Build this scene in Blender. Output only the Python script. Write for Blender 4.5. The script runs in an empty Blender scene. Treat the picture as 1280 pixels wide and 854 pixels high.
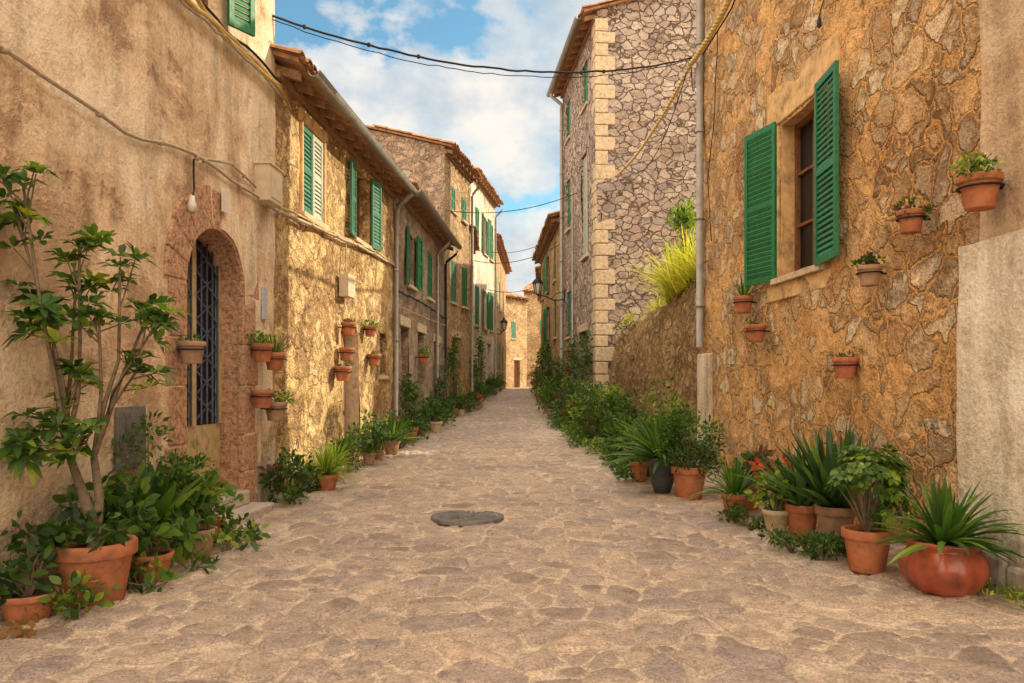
import bpy, math, random
from mathutils import Vector, noise
random.seed(7)
R=random.random
def U(a,b): return a+(b-a)*random.random()
scene=bpy.context.scene
COL=scene.collection
# ------------------------------------------------------------------ materials
def mk(name):
    m=bpy.data.materials.new(name); m.use_nodes=True
    nt=m.node_tree; nt.nodes.clear()
    o=nt.nodes.new('ShaderNodeOutputMaterial'); b=nt.nodes.new('ShaderNodeBsdfPrincipled')
    nt.links.new(b.outputs[0],o.inputs[0]); b.inputs['Roughness'].default_value=.9
    b.inputs['Specular IOR Level'].default_value=.25
    return m,nt,b,o
def nd(nt,t,ins=None,**kw):
    n=nt.nodes.new(t)
    for k,v in kw.items(): setattr(n,k,v)
    if ins:
        for k,v in ins.items():
            if isinstance(v,bpy.types.NodeSocket): nt.links.new(v,n.inputs[k])
            else: n.inputs[k].default_value=v
    return n
def c4(c): return (c[0],c[1],c[2],1)
def ramp(nt,fac,stops,interp='LINEAR'):
    n=nt.nodes.new('ShaderNodeValToRGB'); cr=n.color_ramp; cr.interpolation=interp
    while len(cr.elements)<len(stops): cr.elements.new(.5)
    for e,(p,c) in zip(cr.elements,stops):
        e.position=p; e.color=c4(c) if hasattr(c,'__len__') else (c,c,c,1)
    nt.links.new(fac,n.inputs[0]); return n.outputs[0]
def mix(nt,f,a,b,bt='MIX'):
    n=nt.nodes.new('ShaderNodeMix'); n.data_type='RGBA'; n.blend_type=bt
    for s,v in ((0,f),(6,a),(7,b)):
        if isinstance(v,bpy.types.NodeSocket): nt.links.new(v,n.inputs[s])
        else: n.inputs[s].default_value=v if s==0 else c4(v)
    return n.outputs[2]
def math_(nt,op,a,b=0.0,clamp=False):
    n=nt.nodes.new('ShaderNodeMath'); n.operation=op; n.use_clamp=clamp
    for i,v in enumerate((a,b)):
        if isinstance(v,bpy.types.NodeSocket): nt.links.new(v,n.inputs[i])
        else: n.inputs[i].default_value=v
    return n.outputs[0]
def mr(nt,v,a,b,c=0.0,d=1.0): return nd(nt,'ShaderNodeMapRange',{'Value':v,'From Min':a,'From Max':b,'To Min':c,'To Max':d}).outputs[0]
def pos(nt): return nt.nodes.new('ShaderNodeNewGeometry').outputs['Position']
def nz(nt,v,scale,detail=4,rough=.55,dist=0):
    return nd(nt,'ShaderNodeTexNoise',{'Vector':v,'Scale':scale,'Detail':detail,'Roughness':rough,'Distortion':dist})
def bump(nt,b,h,dist,strength=1):
    n=nd(nt,'ShaderNodeBump',{'Height':h,'Distance':dist,'Strength':strength})
    nt.links.new(n.outputs[0],b.inputs['Normal'])
def vm(nt,op,a,b):
    n=nt.nodes.new('ShaderNodeVectorMath'); n.operation=op
    for i,v in enumerate((a,b)):
        if isinstance(v,bpy.types.NodeSocket): nt.links.new(v,n.inputs[i])
        else: n.inputs[i].default_value=v
    return n.outputs[0]

def stone_mat(name,stones,mortar,scale=3.5,joint=.07,squash=1.4,smear=.5,warp=.25,dist=.035,stain=(.55,.5,.45),pitw=.03,fallen=None):
    m,nt,b,o=mk(name); p=pos(nt)
    w=nz(nt,p,2.4,2).outputs['Color']
    N1=nz(nt,p,8.5,4,.68)
    w=vm(nt,'MULTIPLY',vm(nt,'SUBTRACT',w,(.5,.5,.5)),(warp*2.2,)*3)
    w2=vm(nt,'MULTIPLY',vm(nt,'SUBTRACT',N1.outputs['Color'],(.5,.5,.5)),(warp*.9,)*3)
    q=vm(nt,'MULTIPLY',vm(nt,'ADD',vm(nt,'ADD',p,w),w2),(1,1,squash))
    vc=nd(nt,'ShaderNodeTexVoronoi',{'Vector':q,'Scale':scale})
    ve=nd(nt,'ShaderNodeTexVoronoi',{'Vector':q,'Scale':scale},feature='DISTANCE_TO_EDGE')
    n1=N1.outputs[0]; n2=nz(nt,p,1.1,3,.6).outputs[0]; n3=nz(nt,p,38,3,.75).outputs[0]
    e=math_(nt,'ADD',ve.outputs['Distance'],math_(nt,'MULTIPLY',math_(nt,'SUBTRACT',n3,.5),.10))
    mask=mr(nt,e,joint*.6,joint*1.7)
    sepc=nd(nt,'ShaderNodeSeparateColor',{'Color':vc.outputs['Color']})
    sm=math_(nt,'ADD',math_(nt,'MULTIPLY',sepc.outputs[1],.5),n2)
    sm=mr(nt,sm,smear-.12,smear+.22,.12,1.0)
    cov=math_(nt,'MULTIPLY',mask,sm)
    k=len(stones)
    sc=ramp(nt,math_(nt,'ADD',sepc.outputs[0],math_(nt,'MULTIPLY',math_(nt,'SUBTRACT',n1,.5),.55)),[(i/(k-1)*.9+.05,c) for i,c in enumerate(stones)])
    tex=ramp(nt,n1,[(.3,(.5,.46,.43)),(.5,(.98,.96,.95)),(.72,(1.35,1.3,1.25))])
    base=mix(nt,cov,mortar,sc)
    if fallen:
        base=mix(nt,mr(nt,math_(nt,'ADD',n2,math_(nt,'MULTIPLY',n1,.35)),.60,.66,.85,0),base,fallen)
    col=mix(nt,.85,base,tex,'MULTIPLY')
    pit=mr(nt,math_(nt,'ABSOLUTE',math_(nt,'SUBTRACT',e,joint*.75)),0.0,pitw,.8,0.0)
    pit=math_(nt,'MULTIPLY',math_(nt,'MULTIPLY',pit,sm),mr(nt,n1,.40,.55))
    col=mix(nt,pit,col,(mortar[0]*.26,mortar[1]*.2,mortar[2]*.2))
    col=mix(nt,mr(nt,n2,.5,.72,0,.7),col,mix(nt,1,col,stain,'MULTIPLY'))
    col=mix(nt,.7,col,ramp(nt,n3,[(.32,(.55,.52,.5)),(.5,(1,1,1)),(.68,(1.3,1.28,1.25))]),'MULTIPLY')
    nt.links.new(col,b.inputs['Base Color'])
    h=math_(nt,'ADD',math_(nt,'MULTIPLY',cov,.9),math_(nt,'ADD',math_(nt,'MULTIPLY',n1,1.1),math_(nt,'MULTIPLY',n3,.35)))
    h=math_(nt,'SUBTRACT',h,math_(nt,'MULTIPLY',pit,.5))
    bump(nt,b,h,dist,1)
    return m
def plaster_mat(name,a,c,d,dist=.02,dirtz=1.0,worn=0,wornc=(.46,.31,.2)):
    m,nt,b,o=mk(name); p=pos(nt)
    n0=nz(nt,p,.75,5,.7,.5).outputs[0]; n1=nz(nt,p,3.2,6,.72,.2).outputs[0]; n2=nz(nt,p,30,3,.7).outputs[0]
    st=nz(nt,vm(nt,'MULTIPLY',p,(3.5,3.5,.5)),1.2,4,.65).outputs[0]
    col=ramp(nt,n0,[(.34,d),(.46,a),(.57,c)])
    col=mix(nt,.75,col,ramp(nt,n1,[(.3,(.55,.46,.4)),(.46,(1,1,1)),(.7,(1.2,1.21,1.24))]),'MULTIPLY')
    col=mix(nt,.6,col,ramp(nt,st,[(.35,(.58,.55,.52)),(.58,(1.1,1.1,1.1))]),'MULTIPLY')
    col=mix(nt,.6,col,ramp(nt,n2,[(.3,(.65,.62,.6)),(.6,(1.1,1.1,1.1))]),'MULTIPLY')
    z=nd(nt,'ShaderNodeSeparateXYZ',{'Vector':p}).outputs[2]
    zz=math_(nt,'ADD',z,math_(nt,'MULTIPLY',math_(nt,'SUBTRACT',n1,.5),2.2))
    col=mix(nt,mr(nt,zz,0,dirtz,.7,0),col,(.19,.145,.11))
    pt=math_(nt,'ADD',n0,math_(nt,'MULTIPLY',n1,.5))
    pm=mr(nt,pt,.84,.87,0,.7)
    col=mix(nt,pm,col,(a[0]*1.12,a[1]*1.2,a[2]*1.32))
    h=math_(nt,'ADD',math_(nt,'MULTIPLY',n1,1.2),math_(nt,'MULTIPLY',n2,.35))
    if worn:
        wn=mr(nt,math_(nt,'SUBTRACT',pt,math_(nt,'MULTIPLY',mr(nt,z,0,2.6,1,0),.10)),.58,.63,.6,0)
        col=mix(nt,wn,col,mix(nt,1,wornc,ramp(nt,n1,[(.3,(.5,.5,.5)),(.6,(1.2,1.2,1.2))]),'MULTIPLY'))
        h=math_(nt,'SUBTRACT',h,math_(nt,'MULTIPLY',wn,.25))
    nt.links.new(col,b.inputs['Base Color'])
    bump(nt,b,h,dist)
    return m
def simple(name,c,rough=.8,var=.35,scale=12,dist=.004,metal=0,isl=0,spec=.3,c2=None):
    m,nt,b,o=mk(name); p=pos(nt)
    n=nz(nt,p,scale,4,.65).outputs[0]
    lo=tuple(x*(1-var) for x in c); hi=tuple(min(1,x*(1+var*.6)) for x in c)
    if c2: lo=c2
    col=ramp(nt,n,[(.32,lo),(.5,c),(.7,hi)])
    if isl:
        g=nt.nodes.new('ShaderNodeNewGeometry')
        col=mix(nt,1,col,ramp(nt,g.outputs['Random Per Island'],[(0,(1-isl,)*3),(1,(1+isl,)*3)]),'MULTIPLY')
    nt.links.new(col,b.inputs['Base Color']); b.inputs['Roughness'].default_value=rough
    b.inputs['Metallic'].default_value=metal; b.inputs['Specular IOR Level'].default_value=spec
    bump(nt,b,n,dist)
    return m
def leaf_mat(name,c1,c2,c3):
    m,nt,b,o=mk(name); g=nt.nodes.new('ShaderNodeNewGeometry')
    col=ramp(nt,g.outputs['Random Per Island'],[(0,c1),(.5,c2),(.93,c3),(1,(c3[0]*1.9,c3[1]*1.5,c3[2]*1.2))])
    nt.links.new(col,b.inputs['Base Color']); b.inputs['Roughness'].default_value=.45; b.inputs['Specular IOR Level'].default_value=.4
    t=nd(nt,'ShaderNodeBsdfTranslucent',{'Color':mix(nt,1,col,(1.7,2.0,.7),'MULTIPLY')})
    s=nd(nt,'ShaderNodeMixShader',{0:.32}); nt.links.new(b.outputs[0],s.inputs[1]); nt.links.new(t.outputs[0],s.inputs[2])
    nt.links.new(s.outputs[0],o.inputs[0]); return m

M={}
M['r1']=stone_mat('orange_rubble_stone',[(.4,.24,.12),(.6,.45,.27),(.72,.58,.39),(.5,.29,.13),(.45,.36,.26),(.74,.62,.46),(.54,.4,.25)],(.78,.46,.19),3.3,.07,1.2,.62,.17,.055,(.66,.53,.43),.035)
M['l2']=stone_mat('golden_rubble_stone',[(.5,.31,.13),(.8,.59,.3),(.42,.25,.12),(.84,.67,.4),(.6,.39,.17)],(.86,.63,.31),4.0,.08,1.3,.7,.2,.08,(.6,.44,.32),.04,(.42,.26,.13))
M['l3']=stone_mat('brown_rubble_stone',[(.3,.22,.17),(.44,.35,.27),(.36,.25,.18),(.5,.42,.34)],(.5,.38,.28),4.5,.06,1.4,.6,.2,.045)
M['r2']=stone_mat('grey_rubble_stone',[(.38,.3,.26),(.52,.43,.36),(.44,.33,.27),(.6,.51,.43),(.36,.3,.29)],(.26,.19,.15),3.9,.035,1.6,.3,.12,.045)
M['ter']=stone_mat('terrace_stone',[(.38,.25,.13),(.5,.34,.18),(.32,.21,.11),(.54,.39,.22)],(.46,.3,.14),4.2,.07,1.2,.55,.16,.09,(.5,.46,.32),.05)
M['far']=stone_mat('ochre_stone',[(.54,.37,.2),(.66,.48,.28),(.44,.29,.16)],(.62,.44,.25),3.5,.06,1.4,.5,.18,.04)
M['l1']=plaster_mat('aged_plaster',(.72,.55,.38),(.8,.68,.52),(.57,.4,.26),.03,.9,1)
M['cream']=plaster_mat('cream_plaster',(.7,.61,.47),(.76,.68,.55),(.52,.43,.33),.02,.9,1)
M['white']=plaster_mat('pale_render',(.76,.67,.54),(.82,.74,.62),(.66,.55,.42),.03,.5)
M['brown']=plaster_mat('brown_render',(.56,.4,.26),(.64,.49,.34),(.45,.31,.19),.03,.3)
M['pink']=simple('porous_red_stone',(.52,.31,.2),.95,.6,24,.035,c2=(.22,.125,.08))
M['trim']=simple('dressed_stone',(.6,.47,.32),.9,.35,14,.012)
M['trim2']=simple('orange_dressed_stone',(.66,.43,.21),.9,.45,7,.015)
M['step']=simple('step_stone',(.46,.4,.34),.85,.35,10,.015)
M['green']=simple('green_painted_wood',(.012,.17,.06),.45,.35,22,.002,isl=.15,spec=.5)
M['green2']=simple('faded_green_wood',(.06,.2,.13),.6,.35,22,.002,isl=.2)
M['pale']=simple('pale_grey_green_wood',(.5,.53,.44),.6,.25,22,.002)
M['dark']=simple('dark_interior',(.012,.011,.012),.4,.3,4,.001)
M['glass']=simple('window_glass',(.03,.035,.045),.08,.2,2,.0005,spec=.8)
M['wood']=simple('brown_wood',(.2,.09,.04),.6,.4,16,.003)
M['oldwood']=simple('weathered_wood',(.3,.17,.09),.75,.45,18,.005)
M['doorpaint']=simple('olive_door_paint',(.48,.37,.2),.6,.35,12,.003)
M['iron']=simple('black_iron',(.02,.02,.025),.5,.3,20,.001,metal=.4)
M['blind']=simple('blue_grey_iron',(.07,.085,.13),.6,.3,14,.002)
M['terra']=simple('terracotta',(.46,.17,.08),.85,.4,11,.005,c2=(.29,.125,.07))
M['terra2']=simple('old_terracotta',(.4,.25,.16),.9,.4,14,.006,c2=(.26,.19,.14))
M['glaze']=simple('glazed_red_clay',(.36,.08,.04),.28,.4,6,.006,spec=.6,c2=(.17,.05,.03))
M['beige']=simple('sand_clay',(.5,.4,.26),.85,.3,12,.004)
M['greypot']=simple('dark_grey_plastic',(.07,.075,.085),.6,.3,12,.002)
M['soil']=simple('soil',(.05,.033,.02),1,.4,40,.01)
M['bark']=simple('bark',(.2,.15,.1),.9,.4,30,.006)
M['tile']=simple('roof_tile',(.44,.24,.13),.9,.45,7,.006,isl=.4,c2=(.23,.15,.1))
M['metal']=simple('zinc_pipe',(.34,.31,.28),.5,.25,6,.002,metal=.2)
M['box']=simple('meter_box_plastic',(.62,.52,.38),.6,.15,8,.001)
M['plaque']=simple('metal_plate',(.17,.165,.165),.6,.45,12,.003,c2=(.1,.08,.06))
M['plaque2']=simple('ceramic_plaque',(.7,.66,.6),.4,.15,8,.001)
M['bluetile']=simple('painted_tile',(.45,.5,.56),.3,.5,60,.001,c2=(.12,.2,.42))
M['cable']=simple('black_cable',(.03,.028,.03),.7,.3,20,.001)
M['cablel']=simple('grey_cable',(.46,.38,.29),.8,.3,20,.001)
M['rope']=simple('yellow_rope',(.64,.46,.19),.9,.4,60,.004)
M['leafd']=leaf_mat('dark_leaf',(.018,.05,.014),(.04,.09,.02),(.08,.15,.03))
M['leafm']=leaf_mat('mid_leaf',(.03,.08,.018),(.065,.145,.028),(.14,.23,.04))
M['leafl']=leaf_mat('yellow_green_leaf',(.09,.16,.02),(.18,.27,.03),(.32,.38,.05))
M['leafs']=leaf_mat('blue_green_leaf',(.02,.06,.03),(.05,.115,.045),(.11,.19,.06))
M['grass']=leaf_mat('dry_grass',(.3,.32,.04),(.5,.48,.07),(.66,.58,.15))
M['flower']=leaf_mat('red_flower',(.35,.03,.03),(.5,.05,.04),(.6,.1,.06))
M['dryleaf']=leaf_mat('dry_leaf',(.25,.13,.06),(.33,.19,.09),(.4,.26,.13))
M['mauve']=leaf_mat('mauve_leaf',(.1,.04,.04),(.2,.07,.05),(.08,.1,.03))
# ------------------------------------------------------------------ mesh builder
class MB:
    def __init__(s): s.v=[];s.f=[];s.m=[];s.s=[]
    def add(s,vs,fs,mat,sm=False):
        o=len(s.v); s.v+= [tuple(v) for v in vs]
        for f in fs: s.f.append(tuple(i+o for i in f)); s.m.append(mat); s.s.append(sm)
    def build(s,name,parent=None,bevel=0):
        me=bpy.data.meshes.new(name); me.from_pydata(s.v,[],s.f)
        used=[];
        for k in s.m:
            if k not in used: used.append(k)
        for k in used: me.materials.append(M[k])
        me.polygons.foreach_set('material_index',[used.index(k) for k in s.m])
        me.polygons.foreach_set('use_smooth',s.s)
        me.update(); ob=bpy.data.objects.new(name,me); COL.objects.link(ob)
        if parent: ob.parent=parent
        if bevel:
            b=ob.modifiers.new('bevel','BEVEL'); b.width=bevel; b.segments=2; b.limit_method='ANGLE'
        return ob
def empty(name):
    e=bpy.data.objects.new(name,None); COL.objects.link(e); return e
class Fr:
    """wall frame: O origin (x,y), u along, n outwards"""
    def __init__(s,p0,p1,side):
        s.O=Vector((p0[0],p0[1],0)); d=Vector((p1[0]-p0[0],p1[1]-p0[1],0)); s.L=d.length; s.U=d.normalized()
        s.N=Vector((s.U.y,-s.U.x,0))*side
    def P(s,u,n,z): return s.O+s.U*u+s.N*n+Vector((0,0,z))
    def sy(s,y): return (y-s.O.y)/s.U.y
def fbox(mb,F,u0,u1,n0,n1,z0,z1,mat,sm=False):
    vs=[F.P(u,n,z) for z in (z0,z1) for n in (n0,n1) for u in (u0,u1)]
    mb.add(vs,[(0,1,3,2),(4,6,7,5),(0,4,5,1),(2,3,7,6),(0,2,6,4),(1,5,7,3)],mat,sm)
def wob(p,a=.025):
    q=noise.noise_vector(p*.55)*a*1.6+noise.noise_vector(p*2.3)*a*.5
    return p+q
def facade(mb,F,L,z0,z1,ops,mat,cell=.3,top=None,amp=.025,u0=0):
    us=set([u0,L]);zs=set([z0,z1])
    for o in ops: us|={o['u0'],o['u1']}; zs|={o['z0'],o['z1']}
    def sub(S):
        S=sorted(S); out=[]
        for a,b in zip(S,S[1:]):
            k=max(1,int((b-a)/cell))
            out+=[a+(b-a)*i/k for i in range(k)]
        return out+[S[-1]]
    us=sub(us); zs=sub(zs); vs=[]
    for u in us:
        t=(top(u)-z0)/(z1-z0) if top else 1
        for z in zs: vs.append(wob(F.P(u,0,z0+(z-z0)*t),amp))
    nzz=len(zs); fs=[]
    for i in range(len(us)-1):
        for j in range(nzz-1):
            cu=(us[i]+us[i+1])/2; cz=(zs[j]+zs[j+1])/2
            if any(o['u0']<cu<o['u1'] and o['z0']<cz<o['z1'] for o in ops): continue
            a=i*nzz+j; fs.append((a,a+nzz,a+nzz+1,a+1))
    mb.add(vs,fs,mat,True)
    for o in ops:
        d=o.get('d',.2); rm=o.get('rm',mat); ah=o.get('arch',0); a,b,c,e=o['u0'],o['u1'],o['z0'],o['z1']
        zsp=e-ah; pts=[(a,c),(a,zsp)]
        if ah:
            k=12; cc=(a+b)/2; hw=(b-a)/2
            arc=[(cc-hw*math.cos(math.pi*i/k),zsp+ah*math.sin(math.pi*i/k)) for i in range(k+1)]
            for (ua,za),(ub,zb) in zip(arc,arc[1:]):
                mb.add([wob(F.P(*q),amp) for q in ((ua,0,za),(ub,0,zb),(ub,0,e),(ua,0,e))],[(0,1,2,3)],mat)
            pts+=arc[1:]
        else: pts+=[(b,e)] ; pts[1]=(a,e)
        pts+=[(b,c),(a,c)]
        for (ua,za),(ub,zb) in zip(pts,pts[1:]):
            mb.add([wob(F.P(ua,0,za),amp),wob(F.P(ub,0,zb),amp),F.P(ub,-d,zb),F.P(ua,-d,za)],[(0,1,2,3)],rm)
def tube(mb,pts,rad,mat,seg=8,caps=True):
    pts=[Vector(p) for p in pts]; n=len(pts); vs=[]
    for i,p in enumerate(pts):
        t=(pts[min(i+1,n-1)]-pts[max(i-1,0)]).normalized()
        a=Vector((0,0,1)) if abs(t.z)<.9 else Vector((1,0,0))
        x=t.cross(a).normalized(); y=t.cross(x)
        r=rad[i] if hasattr(rad,'__len__') else rad
        for k in range(seg):
            an=2*math.pi*k/seg; vs.append(p+x*(r*math.cos(an))+y*(r*math.sin(an)))
    fs=[(i*seg+k,i*seg+(k+1)%seg,(i+1)*seg+(k+1)%seg,(i+1)*seg+k) for i in range(n-1) for k in range(seg)]
    if caps: fs+=[tuple(range(seg)),tuple(range((n-1)*seg,n*seg))]
    mb.add(vs,fs,mat,True)
def sag(a,b,s,k=24,jit=0):
    a=Vector(a);b=Vector(b)
    return [a.lerp(b,i/k)-Vector((0,0,4*s*(i/k)*(1-i/k)))+Vector((0,0,U(-jit,jit))) for i in range(k+1)]
def lathe(mb,c,prof,mat,seg=24,lob=0,sq=1):
    c=Vector(c); vs=[]
    for r,z in prof:
        for k in range(seg):
            an=2*math.pi*k/seg; rr=r*(1+lob*abs(math.sin(an*5))-lob*.5)
            vs.append(c+Vector((rr*math.cos(an),rr*math.sin(an)*sq,z)))
    n=len(prof)
    mb.add(vs,[(i*seg+k,i*seg+(k+1)%seg,(i+1)*seg+(k+1)%seg,(i+1)*seg+k) for i in range(n-1) for k in range(seg)],mat,True)
def pot(mb,c,r,h,mat='terra',style=0):
    if style==0: pr=[(0,0),(r*.68,0),(r*.7,.005),(r*.9,h*.76),(r*.9,h*.77),(r,h*.78),(r*1.02,h*.8),(r*1.02,h*.98),(r*1.0,h),(r*.88,h),(r*.85,h*.97),(r*.85,h*.86)]
    elif style==1: pr=[(0,0),(r*.62,0),(r*.72,.02),(r*.97,h*.3),(r*1.02,h*.5),(r*.96,h*.7),(r*.8,h*.83),(r*.76,h*.87),(r*.84,h*.92),(r*.86,h),(r*.76,h),(r*.7,h*.9)]
    else: pr=[(0,0),(r*.5,0),(r*.7,h*.3),(r*.88,h*.8),(r,h*.82),(r,h),(r*.86,h),(r*.82,h*.85)]
    lathe(mb,c,pr,mat,40 if style==1 else 28,.12 if style==1 else 0)
    lathe(mb,c,[(0,h*.88),(pr[-1][0]*1.02,h*.87)],'soil',20)
def leaf(mb,base,d,L,w,mat,nrm=None,bend=.3):
    d=Vector(d).normalized()
    a=Vector((U(-1,1),U(-1,1),U(-.2,1))) if nrm is None else nrm
    x=d.cross(a)
    if x.length<.01: x=d.cross(Vector((1,.3,0)))
    x.normalize(); n=x.cross(d)
    b=Vector(base); m=b+d*L*.5+n*L*.06; t=b+d*L-Vector((0,0,bend*L*.4))
    q=b+d*L*.25
    mb.add([b,q+x*w*.38,m+x*w*.5,b+d*L*.78+x*w*.32-Vector((0,0,bend*L*.2)),t,b+d*L*.78-x*w*.32-Vector((0,0,bend*L*.2)),m-x*w*.5,q-x*w*.38,m-n*L*.05],
       [(0,1,8),(1,2,8),(2,3,8),(3,4,8),(4,5,8),(5,6,8),(6,7,8),(7,0,8)],mat,True)
def sleaf(mb,base,d,L,w,mat):
    d=d.normalized(); x=d.cross(Vector((U(-1,1),U(-1,1),U(-1,1)))).normalized(); n=x.cross(d); b=Vector(base)
    mb.add([b,b+d*L*.5+x*w*.5+n*L*.08,b+d*L,b+d*L*.5-x*w*.5+n*L*.08],[(0,1,2),(0,2,3)],mat)
def rdir(up=.2):
    while True:
        v=Vector((U(-1,1),U(-1,1),U(-1,1)))
        if .1<v.length<1: v.normalize(); v.z+=up; return v.normalized()
def spiky(mb,c,n,L,w,mat,droop=.6,e0=20,e1=85):
    c=Vector(c)
    for i in range(n):
        az=U(0,2*math.pi); t=(i+.5)/n; el=math.radians(e0+(e1-e0)*t+U(-8,8)); l=L*U(.7,1.05)*(1-.15*t); k=6
        d=Vector((math.cos(az)*math.cos(el),math.sin(az)*math.cos(el),math.sin(el)))
        side=Vector((-math.sin(az),math.cos(az),0)); p=c+Vector((math.cos(az),math.sin(az),0))*.02; vs=[];dr=droop*U(.6,1.4)
        for j in range(k+1):
            s=j/k; ww=w*.5*(math.sin(math.pi*min(1,(.18+s*.82)))**.6 if s<1 else 0.02)*U(.95,1.05)
            up=side.cross(d).normalized()
            vs+= [p-side*ww+up*ww*.5,p,p+side*ww+up*ww*.5]
            p=p+d*(l/k); d=(d+Vector((0,0,-dr/k))).normalized()
        mb.add(vs,[f for j in range(k) for f in ((j*3,j*3+1,j*3+4,j*3+3),(j*3+1,j*3+2,j*3+5,j*3+4))],mat,True)
def leafy(mb,c,rad,n,size,mats,clumps=10,big=False,stems=True,asp=.5):
    c=Vector(c); cs=[]
    for i in range(clumps):
        v=rdir(.1)*U(.35,1); cs.append((c+Vector((v.x*rad[0],v.y*rad[1],v.z*rad[2])),U(.28,.5)))
    root=c-Vector((0,0,rad[2]))
    for p,r in cs:
        if stems: tube(mb,[root,root.lerp(p,.5)+Vector((U(-.03,.03),U(-.03,.03),.03)),p],[.008,.006,.003],'bark',4,False)
        mt=random.choice(mats)
        for j in range(n//clumps):
            v=rdir(.25); q=p+Vector((v.x*rad[0],v.y*rad[1],v.z*rad[2]))*r*U(.3,1)
            if q.z<.02: continue
            l=size*U(.6,1.25); dd=(v+rdir(0)*.7)
            if big: leaf(mb,q,dd,l,l*asp,mt)
            else: sleaf(mb,q,dd,l,l*asp,mt)
def whorl(mb,tip,ax,n,L,w,mat):
    ax=Vector(ax).normalized(); a=ax.cross(Vector((.3,.5,.1))).normalized(); b=ax.cross(a)
    for i in range(n):
        an=2*math.pi*i/n+U(-.25,.25); d=a*math.cos(an)+b*math.sin(an)+ax*U(.05,.7)
        leaf(mb,Vector(tip)+d*.01,d,L*U(.75,1.1),w*U(.85,1.1),mat,nrm=ax,bend=U(.3,.9))
# ------------------------------------------------------------------ ground height
GP=[(-50,0),(6,0),(9,.05),(14,.22),(21,.45),(28,.78),(35,1.03),(50,1.1),(400,1.1)]
def gz(y):
    for (a,za),(b,zb) in zip(GP,GP[1:]):
        if y<=b:
            return za+(zb-za)*(y-a)/(b-a)
    return 1.1
# ------------------------------------------------------------------ parts
def shutter(mb,O,ud,width,z0,z1,mat,th=.035):
    F=Fr((0,0),(1,0),1); F.O=Vector(O); F.O.z=0; F.U=Vector(ud).normalized(); F.N=Vector((F.U.y,-F.U.x,0))
    st=.055
    fbox(mb,F,0,st,0,th,z0,z1,mat); fbox(mb,F,width-st,width,0,th,z0,z1,mat)
    H=z1-z0
    for zz in (z0,z0+H*.5-.035,z1-.07): fbox(mb,F,st,width-st,.002,th-.002,zz,zz+.07,mat)
    for a,b in ((z0+.07,z0+H*.5-.035),(z0+H*.5+.035,z1-.07)):
        k=int((b-a)/.055)
        for i in range(k):
            z=a+(b-a)*(i+.5)/k
            vs=[F.P(u,n,z+dz) for u in (st,width-st) for n,dz in ((.004,.024),(.008,.032),(th-.004,-.024),(th-.008,-.032))]
            mb.add(vs,[(0,1,2,3),(4,7,6,5),(0,4,5,1),(1,5,6,2),(2,6,7,3),(3,7,4,0)],mat)
def window_fill(mb,F,o,wood='wood',glass='glass'):
    a,b,c,e=o['u0'],o['u1'],o['z0'],o['z1']; d=o.get('d',.2); n1=-d+.06
    fbox(mb,F,a-.02,b+.02,-d-.02,-d+.012,c-.02,e+.02,glass)
    t=.06
    fbox(mb,F,a,a+t,-d+.012,n1,c,e,wood); fbox(mb,F,b-t,b,-d+.012,n1,c,e,wood)
    fbox(mb,F,a+t,b-t,-d+.012,n1-.002,e-t,e,wood); fbox(mb,F,a+t,b-t,-d+.012,n1-.002,c,c+t,wood)
    m=(a+b)/2; fbox(mb,F,m-.045,m+.045,-d+.012,n1+.008,c+t,e-t,wood)
    for k in (1,2):
        z=c+(e-c)*k/3; fbox(mb,F,a+t,m-.045,-d+.012,n1-.01,z-.015,z+.015,wood); fbox(mb,F,m+.045,b-t,-d+.012,n1-.01,z-.015,z+.015,wood)
def tiles(mb,F,L,ov,run,ze,sl,u0=0,sp=.2,rows=None):
    c=math.cos(math.atan(sl)); tl=.4; nr=rows or max(1,int((run+ov)/c/tl)); nc=int((L-u0)/sp)
    vs=[F.P(u,n,ze+(ov-n)*sl+dz) for u in (u0,L) for n in (ov-.04,-run) for dz in (-.05,0)]
    mb.add(vs,[(0,1,3,2),(4,6,7,5),(0,4,5,1),(1,5,7,3),(0,2,6,4)],'tile')
    for i in range(nc+1):
        uc=u0+i*sp
        for j in range(nr):
            n0=ov+U(.0,.07)-j*tl*c; n1=n0-tl*c*1.12; zz=ze+(ov-n0)*sl+U(0,.02); z1=ze+(ov-n1)*sl-.005
            vs=[];k=6; uj=U(-.018,.018)
            for n,z,r in ((n0,zz,.098),(n1,z1,.08)):
                for q in range(k+1):
                    an=math.pi*q/k; vs.append(F.P(uc+uj+r*math.cos(an),n,z+.01+r*.75*math.sin(an)))
            for q in range(k+1):
                an=math.pi*q/k; vs.append(F.P(uc+uj+.083*math.cos(an),n0,zz+.005+.083*.7*math.sin(an)))
            mb.add(vs,[(q,q+1,k+2+q,k+1+q) for q in range(k)]+[(2*k+2+q,2*k+3+q,q+1,q) for q in range(k)],'tile')
        n0=ov+.03; vs=[]
        for n,z in ((n0,ze),(n0-.45,ze+.45*sl)):
            for q in range(5):
                an=math.pi*q/4; vs.append(F.P(uc+sp/2+.1*math.cos(an),n,z+.02-.05*math.sin(an)))
        mb.add(vs,[(q,q+1,6+q,5+q) for q in range(4)],'tile')
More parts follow.
